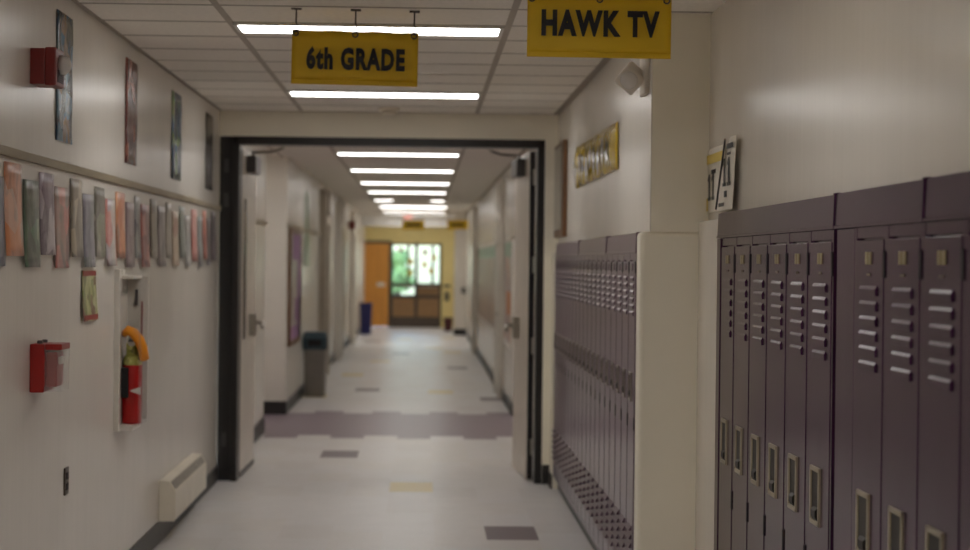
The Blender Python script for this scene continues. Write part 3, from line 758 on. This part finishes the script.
m1 = MB(); m1.box(cx - .046, cx - .01, cy - .062, cy - .045, .93, 1.08, .004); m1.build('nozzle', M['dark'], ex, 'black nozzle', smooth=False)
m1 = MB(); m1.prism([(cx - .005, .965), (cx + .05, .985), (cx + .05, .945)], cy - .056, cy - .049); m1.build('arrow', M['whitebox'], ex, 'white label arrow')

# wall heater
r = thing('wall_heater', (XL, 12.3, .119), 'cream convector heater low on the wall before the double doors', 'heater')
prof = [(XL + .002, .12), (XL + .088, .12), (XL + .095, .13), (XL + .095, .285), (XL + .085, .305), (XL + .06, .345), (XL + .002, .352)]
m1 = MB(); m1.prism(prof, 11.61, 13.27); m1.build('housing', M['cream'], r)
m1 = MB()
m1.prism([(XL + .0885, .300), (XL + .064, .340), (XL + .0655, .342), (XL + .0905, .301)], 11.65, 13.22)
g = m1.build('outlet_grille', M['grille'], r)
for i in range(4):
    f = (i + .5) / 4
    m1 = MB(); m1.tube([(XL + .090 - .0245 * f, 11.65, .302 + .04 * f), (XL + .090 - .0245 * f, 13.22, .302 + .04 * f)], .002, 5); m1.build('slat', M['cream'], g)
m1 = MB(); m1.prism([(a + (.0015 if a > XL + .01 else 0), b + (.001 if b > .2 else 0)) for a, b in prof], 11.602, 11.61); m1.build('end_cap', M['cream'], r)

# ------------------------------------------------------------------ things on the right wall
# emergency light
r = thing('emergency_light', (XU, 8.95, 2.40), 'cream emergency light with a tilted lamp head above the far lockers', 'emergency light')
m1 = MB(); m1.box(XU - .022, XU, 8.84, 9.06, 2.36, 2.60, .008); m1.build('back_plate', M['offwhite'], r)
c = Vector((XU - .075, 8.93, 2.43))
m1 = MB(); m1.tube([(XU - .02, 8.95, 2.44), (XU - .05, 8.94, 2.435)], .026, 10); m1.build('bracket', M['grille'], r)
m1 = MB(); m1.box(-.052, .052, -.03, .06, -.052, .052, .012, 3)
R = Matrix.Rotation(math.radians(-18), 4, 'Z') @ Matrix.Rotation(math.radians(18), 4, 'X') @ Matrix.Rotation(math.radians(43), 4, 'Y')
bmesh.ops.transform(m1.bm, matrix=Matrix.Translation(c) @ R, verts=m1.bm.verts); hd = m1.build('lamp_head', M['offwhite'], r)
m1 = MB(); m1.lathe([(.04, -.031), (.036, -.038), (.012, -.043)], (0, 0, 0), 20, 'y')
bmesh.ops.transform(m1.bm, matrix=Matrix.Translation(c) @ R, verts=m1.bm.verts); m1.build('lens', M['lens'], hd, 'clear lamp lens', smooth=True)

# yellow banner
r = thing('wall_banner', (XU, 11.55, 2.09), 'shiny yellow banner with painted glare patches on the wall above the far lockers', 'banner')
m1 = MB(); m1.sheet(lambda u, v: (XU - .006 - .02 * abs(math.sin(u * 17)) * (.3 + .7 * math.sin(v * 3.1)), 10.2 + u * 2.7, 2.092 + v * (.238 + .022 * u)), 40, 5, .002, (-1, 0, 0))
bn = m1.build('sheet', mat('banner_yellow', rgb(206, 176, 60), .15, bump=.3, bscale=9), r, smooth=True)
for i in range(9):  # pale star shapes stand in for white glare on the banner
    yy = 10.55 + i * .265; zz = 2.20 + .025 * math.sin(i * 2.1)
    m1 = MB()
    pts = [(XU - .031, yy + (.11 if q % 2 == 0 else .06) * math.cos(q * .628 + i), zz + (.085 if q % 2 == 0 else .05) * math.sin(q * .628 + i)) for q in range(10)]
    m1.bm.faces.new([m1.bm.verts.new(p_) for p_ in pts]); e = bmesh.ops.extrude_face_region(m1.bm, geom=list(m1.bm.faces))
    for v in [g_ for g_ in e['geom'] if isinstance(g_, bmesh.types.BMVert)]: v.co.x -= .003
    m1.build('glare_patch', mat('glare_patch_%d' % i, rgb(196, 190, 176) if i % 3 else rgb(150, 142, 110), .15), bn, 'pale patch standing in for glare')

# framed dark glass
r = thing('framed_display', (XU, 14.35, 1.78), 'tall framed dark glass display beside the door frame', 'display frame')
m1 = MB(); m1.box(XU - .03, XU, 13.85, 14.75, 1.80, 2.46, .004); m1.build('frame', M['brown'], r)
m1 = MB(); m1.box(XU - .034, XU - .03, 13.93, 14.70, 1.85, 2.43); m1.build('glass', M['mirror'], r, 'dark glossy glass')

def one(x, y, z, parent):
    # a slab-serif figure 1 read from the corridor (right is towards -y)
    m = MB()
    pr = [(.033, -.056), (-.033, -.056), (-.033, -.042), (-.016, -.042), (-.016, .056), (.008, .056), (.036, .036), (.036, .024), (.014, .032), (.014, -.042), (.033, -.042)]
    m.prism([(y + a * 1.25, z + b) for a, b in pr], x - .001, x, 'x'); m.build('numeral', M['ink'], parent)
# two paper signs at the near wall corner
r = thing('paper_sign', (XN, 8.57, 1.83), 'white paper sign with yellow strips and the number 11, flat beside the pillar', 'sign')
ya, yb = 8.27, 8.76
m1 = MB(); m1.sheet(lambda u, v: (XN - .004 - .004 * math.sin(u * 3), ya + u * (yb + .07 - ya) if False else ya + u * (yb - .005 - ya), 1.838 + v * .272), 5, 5, .0015, (-1, 0, 0)); m1.build('sheet', M['paper'], r)
mp = lambda yc_, zc_, xo: (lambda a, b, c: (XN - xo - c, yc_ - a, zc_ + b))
m1 = MB(); m1.box(XN - .0115, XN - .0105, ya + .005, yb - .01, 2.045, 2.085); m1.box(XN - .0115, XN - .0105, yb - .05, yb - .01, 1.845, 1.90); m1.build('strip', M['papery'], r, 'yellow strip')
for yy in (8.665, 8.555): one(XN - .0115, yy, 1.945, r)
m1 = MB()
for q in range(3): m1.box(XN - .0115, XN - .0105, 8.49 + q * .045, 8.525 + q * .045, 2.0, 2.018)
m1.build('small_print', M['ink'], r)
r = thing('paper_sign', (XN, 8.06, 1.83), 'tilted white paper sign with a dark edge line and the number 11, overlapping its neighbour', 'sign')
sk = lambda u, v: (XN - .018 - .010 * math.sin(u * 3 + .4), 8.0 + u * .37 - .05 * (v - .5) + (.03 if False else 0), 1.835 + v * .285)
m1 = MB(); m1.sheet(lambda u, v: (sk(u, v)[0], 7.94 - .09 * v + u * (.38 - .16 * v) + .0 * v, sk(u, v)[2]), 6, 6, .0015, (-1, 0, 0)); m1.build('sheet', M['paper'], r)
m1 = MB(); m1.tube([(XN - .034, 8.305, 1.845), (XN - .034, 8.075, 2.115)], .008, 6, .5); m1.build('edge_line', M['ink'], r, 'dark slanted edge line')
for yy in (8.10, 7.985): one(XN - .032, yy, 1.985, r)
m1 = MB()
m1.box(XN - .0325, XN - .0315, 7.88, 8.04, 2.075, 2.095)
m1.box(XN - .0325, XN - .0315, 7.94, 8.03, 2.050, 2.060)
m1.box(XN - .0325, XN - .0315, 8.03, 8.10, 1.885, 1.91); m1.box(XN - .0325, XN - .0315, 8.10, 8.25, 1.85, 1.865)
m1.build('small_print', M['ink'], r)

# ------------------------------------------------------------------ far corridor things
r = thing('bulletin_board', (X2, 22.5, .72), 'purple bordered bulletin board behind the grey trash can', 'bulletin board')
m1 = MB(); m1.box(X2, X2 + .02, 21.62, 23.35, .76, 1.90); m1.build('backing', art('board_sheet', [C(170,160,150), C(150,140,130), C(190,180,176), C(120,110,110)], 4, 2.), r)
m1 = MB(); m1.box(X2, X2 + .03, 21.56, 21.62, .70, 1.96); m1.box(X2, X2 + .03, 23.35, 23.41, .70, 1.96); m1.box(X2, X2 + .03, 21.62, 23.35, .70, .76); m1.box(X2, X2 + .03, 21.62, 23.35, 1.90, 1.96); m1.build('wood_frame', M['brown'], r)
m1 = MB(); m1.box(X2 + .02, X2 + .024, 22.0, 23.3, 1.62, 1.90); m1.box(X2 + .02, X2 + .024, 22.5, 23.3, .95, 1.2); m1.box(X2 + .02, X2 + .024, 22.9, 23.3, .76, 1.62); m1.box(X2 + .02, X2 + .024, 21.65, 23.3, .76, .9); m1.build('border', M['purple'], r, 'purple paper border')
boards = [(20.6 + .85, 23.4, 'bulletin board with an orange sheet just past the locker-side door leaf', [C(180,166,156), C(196,186,178), C(200,140,90), C(170,150,160)]),
          (25.6, 34.5, 'long brown bulletin board with a pale green header farther down the locker side', [C(150,120,96), C(120,92,74), C(176,156,140), C(130,110,110)])]
for i, (y0, y1, lab, cols) in enumerate(boards):
    r = thing('bulletin_board', (XR, (y0 + y1) / 2, .7), lab, 'bulletin board')
    m1 = MB(); m1.box(XR - .02, XR, y0, y1, .75, 1.68); m1.build('backing', art('board_%d' % i, cols, 3, 9. + i), r)
    m1 = MB(); m1.box(XR - .024, XR, y0, y1, 1.68, 1.84); m1.build('header', mat('header_green_%d' % i, rgb(168, 190, 168), .5), r, 'pale green header strip')
    m1 = MB(); m1.box(XR - .03, XR, y0 - .05, y0, .70, 1.86); m1.box(XR - .03, XR, y1, y1 + .05, .70, 1.86); m1.box(XR - .03, XR, y0, y1, .70, .75); m1.box(XR - .03, XR, y0, y1, 1.84, 1.88); m1.build('wood_frame', M['whitebox'], r)
    if i == 0:
        m1 = MB(); m1.box(XR - .026, XR - .02, 21.9, 22.6, 1.05, 1.30); m1.build('orange_sheet', mat('orange_sheet', rgb(214, 140, 80), .5), r, 'orange sheet')
y0 = 16.8
m1 = MB(); m1.sheet(lambda u, v: (XL + .014 + .01 * (1 - v), 16.2 + u * 1.6, 1.35 + v * .42), 5, 4, .002)
tag(m1.build('poster', art('pink_poster', [C(196,176,166), C(206,186,176), C(180,140,136)], 5, 21.), org=(XL, 17, 1.35)), 'pale pink poster on the wall just beyond the open door leaf', 'poster')
m1 = MB(); m1.sheet(lambda u, v: (X2 + .004 + .01 * (1 - v), 24.3 + u * 1.1, 1.55 + v * .9), 5, 4, .002)
tag(m1.build('poster', art('green_poster', [C(120,140,110), C(150,160,140), C(90,110,80)], 4, 31.), org=(X2, 25, 1.55)), 'green-grey poster above the grey trash can', 'poster')
m1 = MB(); m1.sheet(lambda u, v: (X2 + .004 + .01 * (1 - v), 35.6 + u * 2.2, 1.25 + v * .7), 5, 4, .002)
tag(m1.build('poster', art('dark_poster', [C(90,96,90), C(120,120,110), C(70,70,70)], 4, 41.), org=(X2, 36, 1.25)), 'dark grey poster far down the corridor wall, under the small strobe', 'poster')

# trash can
def tapered(mb_, cx_, cy_, w0, d0, w1, d1, z0, z1, r0=.03):
    def ring(w, d, z):
        out = []
        for sx, sy, a0 in ((1, 1, 0), (-1, 1, 90), (-1, -1, 180), (1, -1, 270)):
            for q in range(4):
                a = math.radians(a0 + q * 30)
                out.append(mb_.bm.verts.new((cx_ + sx * (w / 2 - r0) + r0 * math.cos(a), cy_ + sy * (d / 2 - r0) + r0 * math.sin(a), z)))
        return out
    A, B = ring(w0, d0, z0), ring(w1, d1, z1); nn = len(A)
    fs = [mb_.bm.faces.new(A[::-1]), mb_.bm.faces.new(B)]
    for i in range(nn): fs.append(mb_.bm.faces.new((A[i], A[(i + 1) % nn], B[(i + 1) % nn], B[i])))
    mb_._mark(fs)
cx, cy = -1.272, 24.30
r = thing('trash_can', (cx, cy, 0), 'grey trash can with a dark teal lid against the far corridor wall', 'trash can')
m1 = MB(); tapered(m1, cx, cy, .235, .34, .265, .40, 0, .62); m1.build('bin_body', M['bin'], r)
m1 = MB(); tapered(m1, cx, cy, .28, .42, .29, .43, .56, .70); tapered(m1, cx, cy, .29, .43, .25, .36, .70, .765); l = m1.build('lid', M['teal'], r)
m1 = MB(); m1.box(cx - .08, cx + .08, cy - .218, cy - .205, .60, .68, .004); m1.build('flap', M['dark'], l)
m1 = MB(); tapered(m1, -1.25, 45.0, .22, .3, .27, .36, 0, .66); m1.mi = 0
r = thing('recycling_bin', (-1.25, 45.0, 0), 'navy blue bin in front of the orange door', 'bin')
b = m1.build('bin_body', M['navy'], r)
m1 = MB(); tapered(m1, -1.25, 45.0, .29, .38, .29, .38, .655, .70); m1.build('rim', M['navy'], r)
r = thing('waste_basket', (.60, 47.5, 0), 'small maroon bin between the exit doors and the white pier', 'bin')
m1 = MB(); tapered(m1, .60, 47.5, .17, .2, .22, .26, 0, .30); m1.build('bin_body', M['maroon'], r)
m1 = MB(); tapered(m1, .60, 47.5, .24, .28, .24, .28, .295, .32); m1.build('rim', M['maroon'], r)
r = thing('coat_hooks', (.58, DE, .9), 'grey wall bracket beside the exit doors above the maroon bin', 'bracket')
m1 = MB(); m1.box(.50, .68, DE - .02, DE, 1.0, 1.06, .004); m1.build('bar', M['closer'], r)
m1 = MB(); m1.box(.54, .64, DE - .08, DE, .66, .88, .01); m1.build('dispenser', M['closer'], r)
r = thing('door_opener_plate', (.9, 45.0, .9), 'square steel plate on the white pier', 'switch plate')
m1 = MB(); m1.box(.86, .95, 44.97, 45.0, .92, 1.06, .004); m1.build('plate', M['closer'], r)
m1 = MB(); m1.lathe([(.028, 0), (.02, -.012)], (.905, 44.968, .99), 12, 'y'); m1.build('button', M['steel'], r)
# far hanging signs and exit sign
for i, (x0, x1, lab) in enumerate(((-.436, .02, 'far yellow hanging sign under the red exit light'), (.50, .98, 'far yellow hanging sign beside the white pier'))):
    yy = 42.25 if i == 0 else 42.5; zb = 2.285 if i == 0 else 2.30
    x1 = min(x1, XR - .03)
    r = thing('hanging_sign', ((x0 + x1) / 2, yy, 2.55), lab, 'sign', 'yellow hanging corridor signs')
    m1 = MB(); m1.box(x0, x1, yy, yy + .005, zb, zb + .2); m1.build('banner', M['sign'], r)
    m1 = MB(); m1.box(x0 + .07, x1 - .07, yy - .004, yy - .001, zb + .06, zb + .14)
    m1.build('dark_line', mat('sign_dark_%d' % i, rgb(120, 96, 20), .6), r, 'blurred dark line of lettering')
    for f in (.08, .92):
        xx = x0 + f * (x1 - x0)
        m1 = MB(); m1.tube([(xx, yy + .002, zb + .2), (xx, yy + .002, H - .004)], .006, 6); m1.build('hook', M['endframe'], r)
r = thing('exit_sign', (-.31, 44.2, H), 'small glowing red exit sign far down the corridor ceiling', 'exit sign')
m1 = MB(); m1.box(-.44, -.22, 44.18, 44.24, 2.53, 2.64, .004); m1.build('housing', M['whitebox'], r)
m1 = MB(); m1.box(-.35, -.31, 44.20, 44.22, 2.64, H - .001); m1.build('mount', M['whitebox'], r)
lettering('EXIT', lambda a, b, c: (-.33 + a, 44.178 + c, 2.585 + b), .17, .07, r, m=M['exit'], bold=.02)

# ------------------------------------------------------------------ world and camera
w = bpy.data.worlds.new('World'); S.world = w; w.use_nodes = True
nt = w.node_tree; bg = nt.nodes['Background']
sk_ = nt.nodes.new('ShaderNodeTexSky'); sk_.sky_type = 'NISHITA'; sk_.sun_elevation = math.radians(38); sk_.sun_rotation = math.radians(200); sk_.sun_disc = False
nt.links.new(sk_.outputs['Color'], bg.inputs['Color']); bg.inputs['Strength'].default_value = .6

cam = bpy.data.cameras.new('camera'); co = bpy.data.objects.new('camera', cam); COL.objects.link(co)
f = 2030.0
cam.sensor_width = 36; cam.lens = f / 970 * 36; cam.clip_start = .05; cam.clip_end = 300
roll = .011
# +Y must land on pixel (423, 262) with the picture turned clockwise by roll
ux = -62 * math.cos(roll) + (-13) * math.sin(roll); uy = 62 * math.sin(roll) * 1 + (-13) * math.cos(roll)
yaw = math.atan(-ux / f)             # to the right
pitch = math.atan(-uy / math.hypot(f, ux))            # downwards
Rm = Matrix.Rotation(-yaw, 4, 'Z') @ Matrix.Rotation(math.pi / 2 - pitch, 4, 'X') @ Matrix.Rotation(roll, 4, 'Z')
co.matrix_world = Matrix.Translation((0, 0, 1.613)) @ Rm
cam.dof.use_dof = True; cam.dof.focus_distance = 7.0; cam.dof.aperture_fstop = 3.2
S.camera = co
S.view_settings.view_transform = 'Standard'; S.view_settings.look = 'None'; S.view_settings.gamma = 1; S.view_settings.use_curve_mapping = False
S.view_settings.exposure = 0
S.cycles.max_bounces = 10; S.cycles.diffuse_bounces = 8; S.cycles.glossy_bounces = 4; S.cycles.use_denoising = True
S.cycles.sample_clamp_indirect = 4
